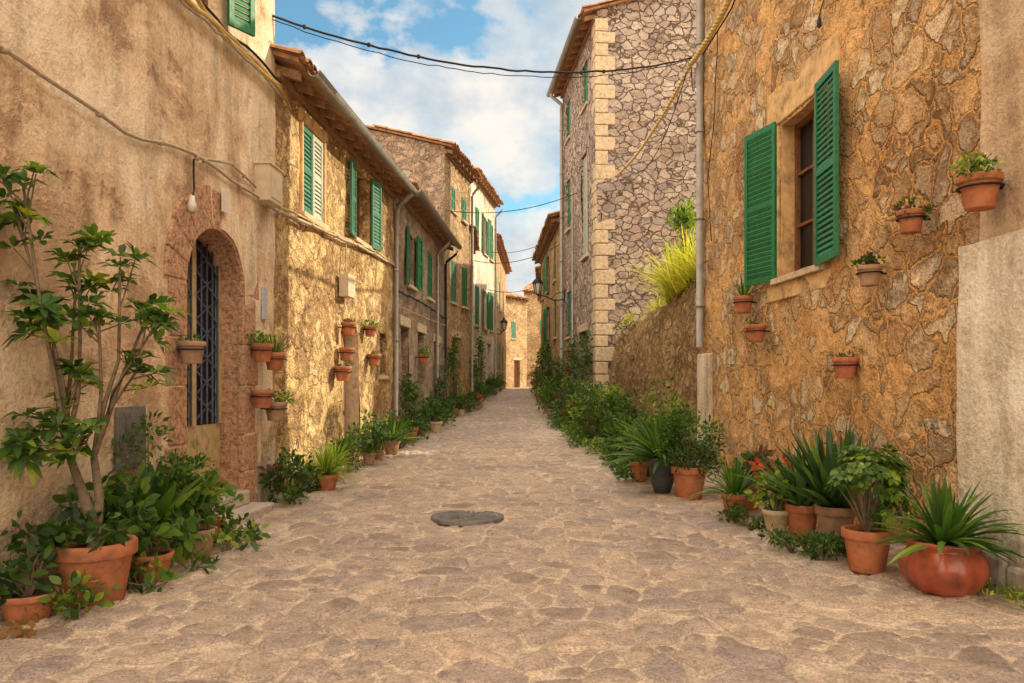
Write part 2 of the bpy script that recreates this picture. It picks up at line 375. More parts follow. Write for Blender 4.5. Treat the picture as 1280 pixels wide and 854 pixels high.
def building(name,p0,p1,side,depth,z0,z1,mat,ops=[],ov=.35,sl=.32,roof=True,cell=.35,trim='trim',rafters=True,amp=.025,rows=None,sidemat=None,gut=False):
    par=empty(name); F=Fr(p0,p1,side); w=MB()
    facade(w,F,F.L,z0,z1,ops,mat,cell,amp=amp)
    half=depth/2
    sm=sidemat or mat
    tf=(lambda u: z1+sl*(half-abs(u-half))) if roof else (lambda u:z1)
    A=Fr((0,0),(1,0),1); A.O=F.P(0,0,0); A.U=-F.N; A.N=-F.U; facade(w,A,depth,z0,z1,[],sm,cell*1.3,tf,amp)
    B=Fr((0,0),(1,0),1); B.O=F.P(F.L,0,0); B.U=-F.N; B.N=F.U; facade(w,B,depth,z0,z1,[],sm,cell*1.5,tf,amp)
    C=Fr((0,0),(1,0),1); C.O=F.P(0,-depth,0); C.U=F.U; C.N=-F.N; facade(w,C,F.L,z0,z1,[],sm,1,None,amp)
    w.build('walls',par)
    if roof:
        r=MB(); tiles(r,F,F.L+.08,ov,half,z1+.06-ov*sl,sl,-.08,rows=rows)
        G=Fr((0,0),(1,0),1); G.O=F.P(F.L,-depth,0); G.U=-F.U; G.N=-F.N; tiles(r,G,F.L,ov,half,z1+.06-ov*sl,sl,0,rows=1)
        r.build('roof',par)
        if rafters:
            r=MB(); n=int(F.L/.42)
            for i in range(n+1):
                u=.1+i*(F.L-.2)/n
                vs=[F.P(uu,nn,z1-.05-nn*sl+dz) for uu in (u-.035,u+.035) for nn in (-.1,ov-.08) for dz in (-.1,0)]
                r.add(vs,[(0,1,3,2),(4,6,7,5),(0,4,5,1),(2,3,7,6),(0,2,6,4),(1,5,7,3)],'oldwood')
            fbox(r,F,0,F.L,.0,.07,z1-.22,z1-.14,'oldwood')
            r.build('rafters',par)
        if gut:
            r=MB(); vs=[];k=8
            L0,L1=.15,F.L+.1
            for u in (L0,L1):
                for rr in (.075,.066):
                    for q in range(k+1):
                        an=math.pi*q/k; vs.append(F.P(u,ov+.06+rr*math.cos(an),z1-ov*sl+.02-rr*math.sin(an)))
            m=k+1
            r.add(vs,[(q,q+1,2*m+q+1,2*m+q) for q in range(k)]+[(m+q,m+q+1,3*m+q+1,3*m+q) for q in range(k)]+[(0,m,3*m,2*m),(k,m+k,3*m+k,2*m+k)]+[(2*m+q,2*m+q+1,3*m+q+1,3*m+q) for q in range(k)]+[(q,q+1,m+q+1,m+q) for q in range(k)],'metal',True)
            r.build('gutter',par)
    g=MB(); t=MB()
    for o in ops:
        kind=o.get('k','win'); a,b,c,e=o['u0'],o['u1'],o['z0'],o['z1']; sm_=o.get('sm','green')
        if kind in('win','closed','open','half'): window_fill(g,F,o,o.get('wood','wood'))
        if o.get('sill',1) and kind!='door': fbox(t,F,a-.08,b+.08,-.1,.07,c-.07,c-.003,trim)
        if kind=='closed':
            m=(a+b)/2
            shutter(g,F.P(a+.01,-.03,0),F.U,m-a-.015,c+.01,e-.01,sm_)
            shutter(g,F.P(m+.005,-.03,0),F.U,m-a-.015,c+.01,e-.01,o.get('sm2',sm_))
        if kind=='open':
            wd=(b-a)/2; t1,t2=o.get('ang',(.12,.12))
            for (u,sg,an) in ((a,-1,t1),(b,1,t2)):
                d=F.U*sg*math.cos(an)+F.N*math.sin(an)
                shutter(g,F.P(u+sg*.01,.045,0),d,wd,c-.02,e+.02,sm_)
        if kind=='door':
            d=o.get('d',.2); fbox(g,F,a-.02,b+.02,-d-.05,-d,c,e+.02,o.get('dm','wood'))
            m=(a+b)/2
            for x0,x1 in ((a+.06,m-.03),(m+.03,b-.06)):
                for q in range(3):
                    za=c+.1+(e-c-.25)*q/3; zb=za+(e-c-.25)/3-.08
                    fbox(g,F,x0+.04,x1-.04,-d,-d+.02,za,zb,o.get('dm','wood'))
            if not o.get('arch'): fbox(t,F,a-.12,b+.12,-.02,.025,e+.003,e+.2,trim)
    if g.v: g.build('windows_and_doors',par)
    if t.v: t.build('stone_trim',par,.008)
    return par,F

# ------------------------------------------------------------------ L1 plaster house
F1=Fr((-3.28-.068*4,-4),(-3.28+.068*8.62,8.62),1)
s=F1.sy
opsL1=[dict(u0=s(6.59),u1=s(7.75),z0=.27,z1=2.8,arch=.56,d=.28,k='raw',rm='pink',sill=0),
       dict(u0=s(6.7),u1=s(7.3),z0=4.82,z1=6.3,k='open',sm='green',ang=(.2,.5),sill=0),
       dict(u0=s(1.2),u1=s(2.2),z0=.15,z1=2.4,k='door',d=.2)]
L1,F=building('plaster_townhouse',(-3.28-.068*4,-4),(-3.28+.068*8.62,8.62),1,7,-.1,7.6,'l1',opsL1,cell=.18,amp=.035)
a,b=s(6.59),s(7.75)
t=MB(); cc=(a+b)/2; hw=(b-a)/2; zs=2.8-.56
k=11
def ring(r,an,dz=.56): return (cc-(hw+r)*math.cos(an),zs+(dz+r)*math.sin(an))
for i in range(k):
    a0=math.pi*(i+.01)/k; a1=math.pi*(i+.99)/k; rw=.33+U(0,.07)
    q=[];sub=4
    for j in range(sub+1): q.append(ring(-.004,a0+(a1-a0)*j/sub))
    for j in range(sub,-1,-1): q.append(ring(rw,a0+(a1-a0)*j/sub))
    m=len(q); n1=.018+U(0,.008)
    vs=[F1.P(x,-.05,z) for x,z in q]+[F1.P(x,n1,z) for x,z in q]
    fs=[tuple(range(m,2*m))]+[(j,(j+1)%m,m+(j+1)%m,m+j) for j in range(m)]
    t.add(vs,fs,'pink')
for sd in (-1,1):
    z=0.0
    hs=[.45,.38,.5,.42,.49]
    for q,h in enumerate(hs):
        wd=.3+ (.06 if q%2 else 0)
        u0,u1=(a-wd,a+.004) if sd<0 else (b-.004,b+wd)
        fbox(t,F1,u0,u1,-.05,.018+U(0,.008),z+.003,z+h-.003,'pink'); z+=h
t.build('arch_surround',L1,.015)
t=MB()
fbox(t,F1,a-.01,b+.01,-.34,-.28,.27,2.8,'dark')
fbox(t,F1,a,b,-.28,-.23,.27,.95,'doorpaint')
for q in range(2):
    u0=a+.08+q*(hw); fbox(t,F1,u0,u0+hw-.16,-.23,-.215,.36,.86,'doorpaint')
for u in (a,a+hw-.04,b-.07): fbox(t,F1,u,u+.075,-.28,-.21,.95,2.75,'doorpaint')
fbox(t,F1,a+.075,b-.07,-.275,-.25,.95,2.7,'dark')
for q in range(2):
    u0=a+.08+q*(hw-.04); u1=u0+hw-.12
    for r in range(7):
        z0_=1.0+r*.24
        tube(t,[F1.P(u0,-.225,z0_),F1.P(u1,-.225,z0_+.24)],.010,'blind',6); tube(t,[F1.P(u1,-.222,z0_),F1.P(u0,-.222,z0_+.24)],.010,'blind',6)
    for r in range(5): u=u0+(u1-u0)*r/4; tube(t,[F1.P(u,-.22,.96),F1.P(u,-.22,2.72)],.011,'blind',6)
t.build('arched_door',L1)
t=MB(); fbox(t,F1,a-.15,b+.12,-.28,.3,-.05,.13,'step'); fbox(t,F1,a-.02,b+.02,-.3,.08,.13,.27,'step'); t.build('door_step',L1,.02)
t=MB(); fbox(t,F1,s(7.18),s(7.3),.045,.06,2.98,3.2,'plaque2'); t.build('house_number_plaque',None,.004)
t=MB(); fbox(t,F1,s(8.2),s(8.33),.02,.035,2.05,2.4,'bluetile'); t.build('ceramic_tile_plaque',None,.004)
t=MB(); fbox(t,F1,s(5.52),s(5.9),.02,.04,.72,1.18,'plaque'); fbox(t,F1,s(5.55),s(5.87),.04,.046,.75,1.15,'plaque'); t.build('metal_access_panel',None,.004)
t=MB(); fbox(t,F1,s(8.05),s(8.42),.0,.17,3.3,3.68,'box'); fbox(t,F1,s(8.03),s(8.44),-.0,.185,3.68,3.7,'box'); fbox(t,F1,s(8.09),s(8.38),.17,.178,3.34,3.64,'box'); t.build('electric_meter_box',None,.008)
def cableline(name,F,pts,rad,mat,clips=True,step=.25,jit=.012):
    mb=MB(); P=[]
    for (y0,n0,z0),(y1,n1,z1) in zip(pts,pts[1:]):
        k=max(2,int(abs(y1-y0)/step)+int(abs(z1-z0)/step))
        for i in range(k): q=i/k; P.append(F.P(F.sy(y0+(y1-y0)*q),n0+(n1-n0)*q+U(0,jit),z0+(z1-z0)*q+U(-jit,jit)))
    y,n,z=pts[-1]; P.append(F.P(F.sy(y),n,z)); tube(mb,P,rad,mat,6)
    if clips:
        for p in P[::3]: lathe(mb,p-Vector((0,0,.02)),[(0,0),(rad*1.9,0),(rad*1.9,.04),(0,.04)],mat,8)
    return mb.build(name)
cableline('wall_cable',F1,[(-1,.04,3.28),(4.4,.04,3.29),(5.6,.04,3.2),(6.6,.04,3.36),(8.6,.05,3.3)],.015,'cablel')
cableline('wall_cable',F1,[(6.7,.04,3.35),(7.4,.04,3.5),(8.0,.04,3.42)],.012,'cablel')
cableline('wall_cable',F1,[(6.63,.05,3.32),(6.62,.06,3.05),(6.55,.08,2.95)],.009,'cable',False)
t=MB(); lathe(t,F1.P(s(6.55),.08,2.83),[(0,0),(.03,.01),(.04,.06),(.025,.1),(.02,.14),(0,.14)],'plaque2',12); t.build('lamp_socket')
for dz,rr,mt in ((0,.026,'rope'),(.06,.022,'rope'),(.1,.014,'cable'),(-.05,.016,'cablel')):
    cableline('cable_bundle',F1,[(-1,.08,4.5+dz),(5,.08,4.55+dz),(6.4,.08,4.6+dz*1.3),(7.4,.07,4.66+dz*.5),(8.6,.08,4.66+dz)],rr,mt,False,.2,.025)
# ------------------------------------------------------------------ L2 golden house
p0=(-2.7,8.62);p1=(-2.235,14.3); T=Fr(p0,p1,1); s2=T.sy
opsL2=[dict(u0=s2(9.5),u1=s2(10.3),z0=3.5,z1=4.62,k='closed',sm='green2',sm2='pale'),
 dict(u0=s2(11.75),u1=s2(12.55),z0=3.62,z1=4.72,k='open',sm='green2'),
 dict(u0=s2(11.1),u1=s2(11.95),z0=.2,z1=2.35,arch=.35,k='door',dm='oldwood',rm='trim'),
 dict(u0=s2(13.2),u1=s2(13.6),z0=1.5,z1=2.2,k='win')]
L2,F2=building('golden_stone_house',p0,p1,1,7,-.1,5.05,'l2',opsL2,cell=.16,gut=True,amp=.05)
t=MB(); fbox(t,F2,s2(11.0),s2(11.35),0,.14,2.62,2.95,'box'); t.build('electric_meter_box',None,.008)
t=MB()
fbox(t,F2,s2(9.45),s2(9.5),-.02,.03,3.5,4.62,'trim2');fbox(t,F2,s2(10.3),s2(10.36),-.02,.03,3.5,4.62,'trim2');fbox(t,F2,s2(9.4),s2(10.4),-.02,.033,4.625,4.78,'trim2')
t.build('window_surround',L2,.008)
cableline('wall_cable',F2,[(8.62,.06,3.3),(10,.06,3.38),(12,.06,3.5),(14.2,.06,3.55)],.022,'cablel',True,.3,.01)
cableline('wall_cable',F2,[(8.62,.06,3.36),(10.5,.06,3.44),(13,.06,3.58),(14.2,.06,3.6)],.012,'rope',True,.3,.015)
cableline('wall_cable',F2,[(11.2,.04,3.0),(11.2,.04,3.42)],.012,'cablel',False)
def pipe(name,F,y,n,z0,z1,ntop=None,mat='metal',r=.045,ytop=None):
    t=MB(); P=[F.P(F.sy(y),n,z0),F.P(F.sy(y),n,z1-.35)]
    if ntop is not None: P+= [F.P(F.sy(y),n+.02,z1-.3),F.P(F.sy(ytop or y),ntop-.03,z1-.08),F.P(F.sy(ytop or y),ntop,z1)]
    else: P.append(F.P(F.sy(y),n,z1))
    tube(t,P,r,mat,12)
    z=z0+.6
    while z<z1-.5:
        lathe(t,F.P(F.sy(y),n,z),[(r,0),(r*1.25,0),(r*1.25,.03),(r,.03)],mat,12)
        fbox(t,F,F.sy(y)-.01,F.sy(y)+.01,-.02,n,z+.005,z+.025,mat); z+=1.3
    return t.build(name)
pipe('drain_pipe',F2,14.15,.09,.25,4.95,.42)
# ------------------------------------------------------------------ L3
p0=(-2.215,14.32);p1=(-1.84,20.5);T=Fr(p0,p1,1);s3=T.sy
opsL3=[dict(u0=s3(15.6),u1=s3(16.3),z0=3.4,z1=4.5,k='open',sm='green'),dict(u0=s3(17.9),u1=s3(18.6),z0=3.4,z1=4.5,k='closed',sm='green'),
 dict(u0=s3(14.9),u1=s3(15.7),z0=.3,z1=2.5,k='door',d=.25),dict(u0=s3(16.8),u1=s3(17.6),z0=.35,z1=2.5,k='door',d=.25,dm='green2'),
 dict(u0=s3(19.),u1=s3(19.8),z0=.4,z1=2.4,k='door')]
L3,F3=building('brown_stone_house',p0,p1,1,7,-.1,5.15,'l3',opsL3,gut=True,amp=.04)
cableline('wall_cable',F3,[(14.3,.06,3.1),(17,.06,3.15),(20.4,.06,3.1)],.02,'cable',True,.3)
cableline('wall_cable',F3,[(14.3,.06,2.8),(17,.06,2.85),(20.4,.06,2.9)],.012,'cablel',True,.3)
pipe('drain_pipe',F3,18.9,.08,.4,4.9,.4,r=.04)
pipe('drain_pipe',F3,20.3,.08,.4,4.9,.4,'cable',r=.035)
# L4
p0=(-1.87,20.9);p1=(-1.3,24.);T=Fr(p0,p1,1);s4=T.sy
opsL4=[dict(u0=s4(21.6),u1=s4(22.1),z0=6.3,z1=7.0,k='closed'),dict(u0=s4(22.9),u1=s4(23.4),z0=6.3,z1=7.0,k='closed'),
 dict(u0=s4(21.6),u1=s4(22.2),z0=3.7,z1=4.9,k='closed',sm='green2'),dict(u0=s4(22.9),u1=s4(23.5),z0=3.7,z1=4.9,k='closed'),
 dict(u0=s4(21.8),u1=s4(22.7),z0=.45,z1=2.7,k='door')]
L4,F4=building('tall_brown_townhouse',p0,p1,1,4.6,-.1,7.9,'far',opsL4,ov=.3,sl=.28,sidemat='l3')
pipe('drain_pipe',F4,23.9,.07,.5,7.6,.3,r=.04)
# L5
p0=(-1.55,27.8);p1=(-.76,33);T=Fr(p0,p1,1);s5=T.sy
ops=[]
for y in (28.8,30.4,31.9):
    for z in (3.6,6.6): ops.append(dict(u0=s5(y),u1=s5(y)+.75,z0=z,z1=z+1.5,k='closed' if y!=30.4 else 'open',sm='green'))
ops.append(dict(u0=s5(29.5),u1=s5(30.5),z0=.8,z1=3,k='door')); ops.append(dict(u0=s5(31.4),u1=s5(32.2),z0=.9,z1=3,k='door',dm='green2'))
L5,F5=building('cream_townhouse',p0,p1,1,5,-.1,9.2,'cream',ops,ov=.35,sl=.28)
pipe('drain_pipe',F5,32.9,.07,.9,8.9,.35,r=.04)
building('narrow_stone_house',(-1.5,24.02),(-1.6,27.78),1,5,-.1,6.3,'l3',[])
p0=(-.8,33.5);p1=(-.35,44);T=Fr(p0,p1,1);s6=T.sy
building('ochre_townhouse',p0,p1,1,5,-.1,7.9,'far',[dict(u0=s6(y),u1=s6(y)+.8,z0=z,z1=z+1.4,k='closed') for y in (35,37.5,40.5) for z in (2.,5.)],ov=.3)
# end houses
building('end_of_street_house',(-1.0,48.),(1.0,50.7),1,6,.5,7.0,'far',[dict(u0=1.6,u1=2.1,z0=4.3,z1=5.4,k='closed',sm='green2'),dict(u0=1.9,u1=2.6,z0=1.1,z1=2.9,k='door')],ov=.3)
building('end_of_street_house',(.9,57),(8,55.5),1,6,.5,8.3,'far',[dict(u0=1.2,u1=1.9,z0=1.4,z1=3.0,k='closed',sm='pale'),dict(u0=1.2,u1=1.8,z0=5,z1=6.1,k='closed',sm='green2')],ov=.3)
# ------------------------------------------------------------------ R1
def xr(y): return 3.26-.0577*(y-4.84)
p0=(xr(-4),-4);p1=(xr(11.6),11.6);T=Fr(p0,p1,-1);r1=T.sy
W=dict(u0=r1(7.6),u1=r1(8.66),z0=2.55,z1=4.3,k='raw',d=.24,rm='trim2',sill=1)
R1,FR=building('orange_stone_house',p0,p1,-1,4,-.1,8.2,'r1',[W],cell=.12,ov=.3,amp=.045,trim='trim')
t=MB(); window_fill(t,FR,W,'wood','dark'); t.build('window_frame',R1)
t=MB(); a,b=W['u0'],W['u1']
hd=-FR.U*math.cos(.12)+FR.N*math.sin(.12); shutter(t,FR.P(a,.045,0),hd,.58,2.53,4.34,'green')
hd=FR.U*math.cos(.25)+FR.N*math.sin(.25); shutter(t,FR.P(b,.05,0),hd,.58,2.53,4.34,'green')
t.build('green_shutters',R1)
t=MB(); fbox(t,FR,a-.35,b+.3,-.02,.022,4.305,4.72,'trim2'); fbox(t,FR,a-.14,a-.003,-.02,.02,2.56,4.302,'trim2'); fbox(t,FR,b+.003,b+.14,-.02,.02,2.56,4.302,'trim2')
fbox(t,FR,a-.3,b+.3,-.02,.02,2.3,2.478,'trim2')
t.build('window_surround',R1,.01)
t=MB()
ZZ=Fr((xr(-3.9)-.045,-3.9),(xr(5.42)-.045,5.42),-1); facade(t,ZZ,ZZ.L,-.05,2.32,[],'white',.12,amp=.03)
Z=Fr((xr(-3.9)-.03,-3.9),(xr(5.22)-.03,5.22),-1); facade(t,Z,Z.L,2.32,8.1,[],'brown',.2,amp=.03)
t.build('render_patches',R1)
t=MB(); y=2.2
while y<5.5:
    l=U(.18,.34); u=r1(y); fbox(t,FR,u,u+l-.02,-.05,.09+U(0,.05),-.05,U(.14,.26),'step'); y+=l
t.build('plinth_stones',R1,.03)
pipe('drain_pipe',FR,11.35,.08,1.9,8.1,r=.055)
t=MB(); fbox(t,FR,r1(11.02),r1(11.6),-.02,.05,.0,1.8,'white'); t.build('corner_render_patch',R1,.02)
def twist(name,P,r,mat,strands=2,pitch=.12):
    t=MB(); 
    for sN in range(strands):
        Q=[];ph=2*math.pi*sN/strands;d=0
        for i,p in enumerate(P):
            if i: d+=(P[i]-P[i-1]).length
            an=ph+d/pitch*math.pi; tt=(P[min(i+1,len(P)-1)]-P[max(i-1,0)]).normalized(); x=tt.cross(Vector((0,0,1))).normalized(); y=tt.cross(x)
            Q.append(p+x*math.cos(an)*r*.7+y*math.sin(an)*r*.7)
        tube(t,Q,r,mat,6)
    t.build(name)
A=FR.P(r1(8.5),.12,6.9);B=FR.P(r1(9.9),.12,6.4);C=FR.P(r1(11.4),.2,6.15);D=Vector((2.45,17.85,6.25))
twist('yellow_rope',sag(A,B,.05,40)+sag(B,C,.06,60)[1:],.026,'rope',3)
twist('yellow_rope',sag(C,D,.2,170),.02,'rope',2)
t=MB(); tube(t,sag(C,(4.3,17.85,8.6),.4),.01,'cable',6); tube(t,sag(C+Vector((0,0,.1)),(2.4,17.85,6.9),1.1),.008,'cable',6); t.build('electric_cable')
cableline('wall_cable',FR,[(8.6,.05,7.0),(10,.06,6.3),(11.2,.08,6.2)],.012,'cable',False)
cableline('wall_cable',FR,[(10.6,.05,6.3),(10.75,.05,5.2),(11.05,.05,4.3),(10.9,.05,3.4)],.007,'cable',False)
cableline('wall_cable',FR,[(7.55,.05,5.6),(7.4,.06,5.1),(7.45,.1,4.95)],.006,'cable',False)
t=MB(); lathe(t,FR.P(r1(7.45),.1,4.83),[(0,0),(.02,.02),(.024,.06),(.012,.12),(0,.12)],'cable',10); t.build('lamp_socket')
t=MB(); P=sag((-2.72,8.55,5.5),(2.86,11.6,6.35),.42,50,.008); tube(t,P,.013,'cable',6)
P2=sag((-2.72,8.55,5.45),(2.86,11.6,6.33),.46,50,.012); tube(t,P2,.006,'cable',5)
for i in (3,9,14,33,36): lathe(t,P[i]-Vector((0,0,.03)),[(0,0),(.02,.01),(.02,.05),(0,.06)],'cable',6)
t.build('electric_cable')
for a,b,sg in (((-1.8,20.8,6.1),(1.75,20.5,6.5),.25),((-1.3,24.2,5.3),(1.5,23,5.6),.3),((-1.0,31,5.2),(1.2,31,5.4),.2),((-.9,32.5,7.0),(1.4,26,6.3),.2)):
    t=MB(); tube(t,sag(a,b,sg),.011,'cable',5); t.build('electric_cable')
# ------------------------------------------------------------------ R2 grey tall house
p0=(2.0,18);p1=(1.53,23.);T=Fr(p0,p1,-1);q2=T.sy
ops=[dict(u0=q2(19.0),u1=q2(19.8),z0=4.6,z1=7.2,k='closed',sm='pale'),dict(u0=q2(21.6),u1=q2(22.2),z0=5.8,z1=7.2,k='closed',sm='green'),
 dict(u0=q2(19.0),u1=q2(19.7),z0=8.4,z1=9.5,k='closed',sm='green'),dict(u0=q2(21.6),u1=q2(22.2),z0=8.4,z1=9.5,k='closed',sm='green'),
 dict(u0=q2(19.2),u1=q2(20.2),z0=.4,z1=2.7,k='door',dm='green2'),dict(u0=q2(21.5),u1=q2(22.2),z0=2.7,z1=4,k='closed',sm='green2')]
R2,FR2=building('tall_grey_stone_house',p0,p1,-1,9,-.1,10.2,'r2',ops,ov=.35,sl=.3,gut=True,amp=.04)
t=MB()
A=Fr((0,0),(1,0),1);A.O=FR2.P(0,0,0);A.U=-FR2.N;A.N=-FR2.U
z=.3;i=0
while z<10:
    h=U(.26,.36); w1=.45 if i%2 else .28; w2=.28 if i%2 else .45
    fbox(t,A,-.03,w1,-.05,.03,z,z+h-.015,'trim'); fbox(t,FR2,.0,w2,-.05,.032,z+.002,z+h-.017,'trim'); z+=h; i+=1
t.build('quoins',R2,.02)
pipe('drain_pipe',FR2,22.7,.08,.5,10.0,.4,r=.05)
pipe('drain_pipe',FR2,20.8,.08,.5,6.5,r=.03)
p0=(1.5,23.6);p1=(1.22,32);T=Fr(p0,p1,-1);q3=T.sy
ops=[dict(u0=q3(y),u1=q3(y)+.8,z0=z,z1=z+1.3,k=k,sm='green') for y,k in ((25,'closed'),(28,'open'),(30.4,'closed')) for z in (2.9,4.8)]
R3,FR3=building('ochre_stone_house',p0,p1,-1,6,-.1,6.6,'far',ops,ov=.35,sl=.3)
building('ochre_townhouse',(1.35,33),(1.9,46),-1,6,-.1,6.4,'cream',[dict(u0=3,u1=3.8,z0=2,z1=3.3,k='closed')],ov=.3)
# ------------------------------------------------------------------ street lamps
def lamp(x,y,z,dirx,arm=.7):
    t=MB(); c=Vector((x,y,z)); d=Vector((dirx,0,0))
    base=c-d*arm
    tube(t,[base+Vector((0,0,-.25)),base+Vector((0,0,.15))],.025,'iron',8)
    tube(t,[base+Vector((0,0,-.15)),base+d*.3+Vector((0,0,-.18)),base+d*arm*.75+Vector((0,0,-.05)),c+Vector((0,0,-.02))],.018,'iron',8)
    tube(t,[base+Vector((0,0,.1)),base+d*.25+Vector((0,0,.02)),base+d*.42+Vector((0,0,-.15))],.012,'iron',6)
    lathe(t,c,[(0,-.02),(.06,0),(.07,.02)],'iron',6); 
    lathe(t,c,[(.07,.02),(.14,.32)],'plaque2',6)
    for k in range(6):
        an=2*math.pi*k/6; tube(t,[c+Vector((.072*math.cos(an),.072*math.sin(an),.02)),c+Vector((.145*math.cos(an),.145*math.sin(an),.32))],.012,'iron',5)
    lathe(t,c,[(.17,.32),(.17,.34),(.1,.44),(.04,.48),(.04,.53),(0,.56)],'iron',6)
    t.build('street_lamp')
lamp(.76,22.5,4.0,-1,.8)
lamp(-.35,33.2,3.7,1,.45)
# ------------------------------------------------------------------ retaining wall (terrace)
t=MB(); rb=[(2.86,11.55),(2.62,13.3),(2.36,15.5),(2.08,18.0)]
NU,NZ=70,32; vs=[]
def rp(q):
    q*=3; i=min(2,int(q)); f=q-i; a=rb[i];b=rb[i+1]; return a[0]+(b[0]-a[0])*f,a[1]+(b[1]-a[1])*f
def rtop(q): return 3.08-.3*q-.25*q*q+.08*noise.noise(Vector((q*9,3,1)))
for i in range(NU+1):
    q=i/NU; x,y=rp(q); tz=rtop(q)
    for j in range(NZ+1):
        f=j/NZ; z=-.05+(tz+.05)*f; v=wob(Vector((x+.10*z*(.4+q)+ (0.12*(f**6)),y,z)),.07); v+=noise.noise_vector(v*6)*.05; vs.append(v)
fs=[(i*(NZ+1)+j,(i+1)*(NZ+1)+j,(i+1)*(NZ+1)+j+1,i*(NZ+1)+j+1) for i in range(NU) for j in range(NZ)]
o=len(vs)
for i in range(NU+1):
    q=i/NU; x,y=rp(q); vs.append(Vector((x+3.5,y,rtop(q)+.1)))
fs+=[(i*(NZ+1)+NZ,(i+1)*(NZ+1)+NZ,o+i+1,o+i) for i in range(NU)]
t.add(vs,fs,'ter',True); t.build('stone_retaining_wall')
t=MB()
for i in range(30):
    q=U(.08,.5); x,y=rp(q); z=rtop(q); k=1-abs(q-.27)*1.6; spiky(t,(x+U(.25,.9),y,z-.02),44,U(.95,1.5)*k,.022,'grass',.85,35,90)
for i in range(14):
    q=U(.1,.8); x,y=rp(q); z=rtop(q); spiky(t,(x+U(.25,.6),y,z-.02),24,U(.3,.5),.014,'grass',1.0,25,88)
t.build('dry_grass')
t=MB()
leafy(t,(3.0,13.2,4.1),(.3,.35,.4),520,.1,['leafm','leafl'],10)
for i in range(6):
    q=U(.05,.95); x,y=rp(q); z=rtop(q); leafy(t,(x+.3,y,z),(.18,.25,.14),70,.06,['leafm','leafd','grass'],4,stems=False)
t.build('terrace_shrubs')
# ------------------------------------------------------------------ road
def vor(x,y):
    p=Vector((x,y,.37)); w=noise.noise_vector(p*1.7)*.12+noise.noise_vector(p*6)*.035
    q=(p+w)*3.9; q.y*=1.05; q.z=.37
    d,pp=noise.voronoi(q); e=d[1]-d[0]
    h=math.sin(pp[0].x*12.9+pp[0].y*78.2+pp[0].z*37.7)*43758.5; h-=math.floor(h)
    return e,h
xs=[-8,-6,-4.5]+[-3.7+.022*i for i in range(int(7.6/.022)+1)]+[4.6,6,9]
ys=[-12,-8,-4,0,1.5,2.5]; y=2.9
while y<62: ys.append(y); y+=max(.024,.0032*y*y/6 if y<20 else .2)
V=[];tone=[];joint=[]
for y in ys:
    g=gz(y)
    for x in xs:
        e,h=vor(x,y); nn=noise.noise(Vector((x*14,y*14,2))); e+=nn*.06
        m=max(0,min(1,(e-.03)/.15)); m=m*m*(3-2*m)
        und=noise.noise(Vector((x*.7,y*.7,0)))*.03+noise.noise(Vector((x*5,y*5,5)))*.008
        V.append((x,y,g+und+m*(.016+.016*h+.005*nn)+ .02*(abs(x)/3)**2 -.017)); tone.append(h); joint.append(m)
nx=len(xs); Fc=[(j*nx+i,j*nx+i+1,(j+1)*nx+i+1,(j+1)*nx+i) for j in range(len(ys)-1) for i in range(nx-1)]
me=bpy.data.meshes.new('cobbled_street'); me.from_pydata(V,[],Fc)
me.attributes.new('tone','FLOAT','POINT').data.foreach_set('value',tone)
me.attributes.new('joint','FLOAT','POINT').data.foreach_set('value',joint)
me.polygons.foreach_set('use_smooth',[True]*len(Fc))
road=bpy.data.objects.new('cobbled_street',me); COL.objects.link(road)
m,nt,b,o=mk('cobblestone'); p=pos(nt)
at=nd(nt,'ShaderNodeAttribute',attribute_name='tone').outputs['Fac']; aj=nd(nt,'ShaderNodeAttribute',attribute_name='joint').outputs['Fac']
n1=nz(nt,p,8,5,.72).outputs[0]; n2=nz(nt,p,60,3,.8).outputs[0]; n3=nz(nt,p,.5,2,.6).outputs[0]
sc=ramp(nt,at,[(.0,(.34,.275,.245)),(.25,(.52,.43,.36)),(.5,(.42,.35,.33)),(.75,(.6,.49,.39)),(1,(.4,.34,.34))])
jf=mr(nt,math_(nt,'ADD',aj,math_(nt,'MULTIPLY',math_(nt,'SUBTRACT',n1,.55),.9)),.25,.7)
col=mix(nt,jf,(.66,.56,.46),sc)
ed=mr(nt,math_(nt,'ABSOLUTE',math_(nt,'SUBTRACT',jf,.35)),0,.3,.65,0)
col=mix(nt,math_(nt,'MULTIPLY',ed,mr(nt,n2,.38,.56)),col,(.15,.115,.1))
col=mix(nt,.9,col,ramp(nt,n1,[(.3,(.6,.57,.56)),(.5,(.98,.97,.96)),(.7,(1.35,1.3,1.25))]),'MULTIPLY')
col=mix(nt,.85,col,ramp(nt,n2,[(.33,(.45,.44,.44)),(.5,(1,1,1)),(.68,(1.45,1.43,1.4))]),'MULTIPLY')
col=mix(nt,.7,col,ramp(nt,n3,[(.35,(.8,.77,.8)),(.65,(1.18,1.12,1.05))]),'MULTIPLY')
nt.links.new(col,b.inputs['Base Color']); b.inputs['Roughness'].default_value=.55; b.inputs['Specular IOR Level'].default_value=.45
bump(nt,b,math_(nt,'ADD',n1,math_(nt,'MULTIPLY',n2,.6)),.026)
me.materials.append(m)
M['grnd']=simple('earth',(.3,.24,.17),1,.3,2,.01)
t=MB(); t.add([(-400,-400,-.12),(400,-400,-.12),(400,400,-.12),(-400,400,-.12)],[(0,1,2,3)],'grnd'); t.build('ground')
t=MB(); mc=Vector((-.44,7.5,gz(7.5)+.01))
lathe(t,mc,[(.36,-.02),(.36,.012),(.31,.014),(.305,.006),(.295,.006),(.29,.013),(0,.013)],'plaque',40)
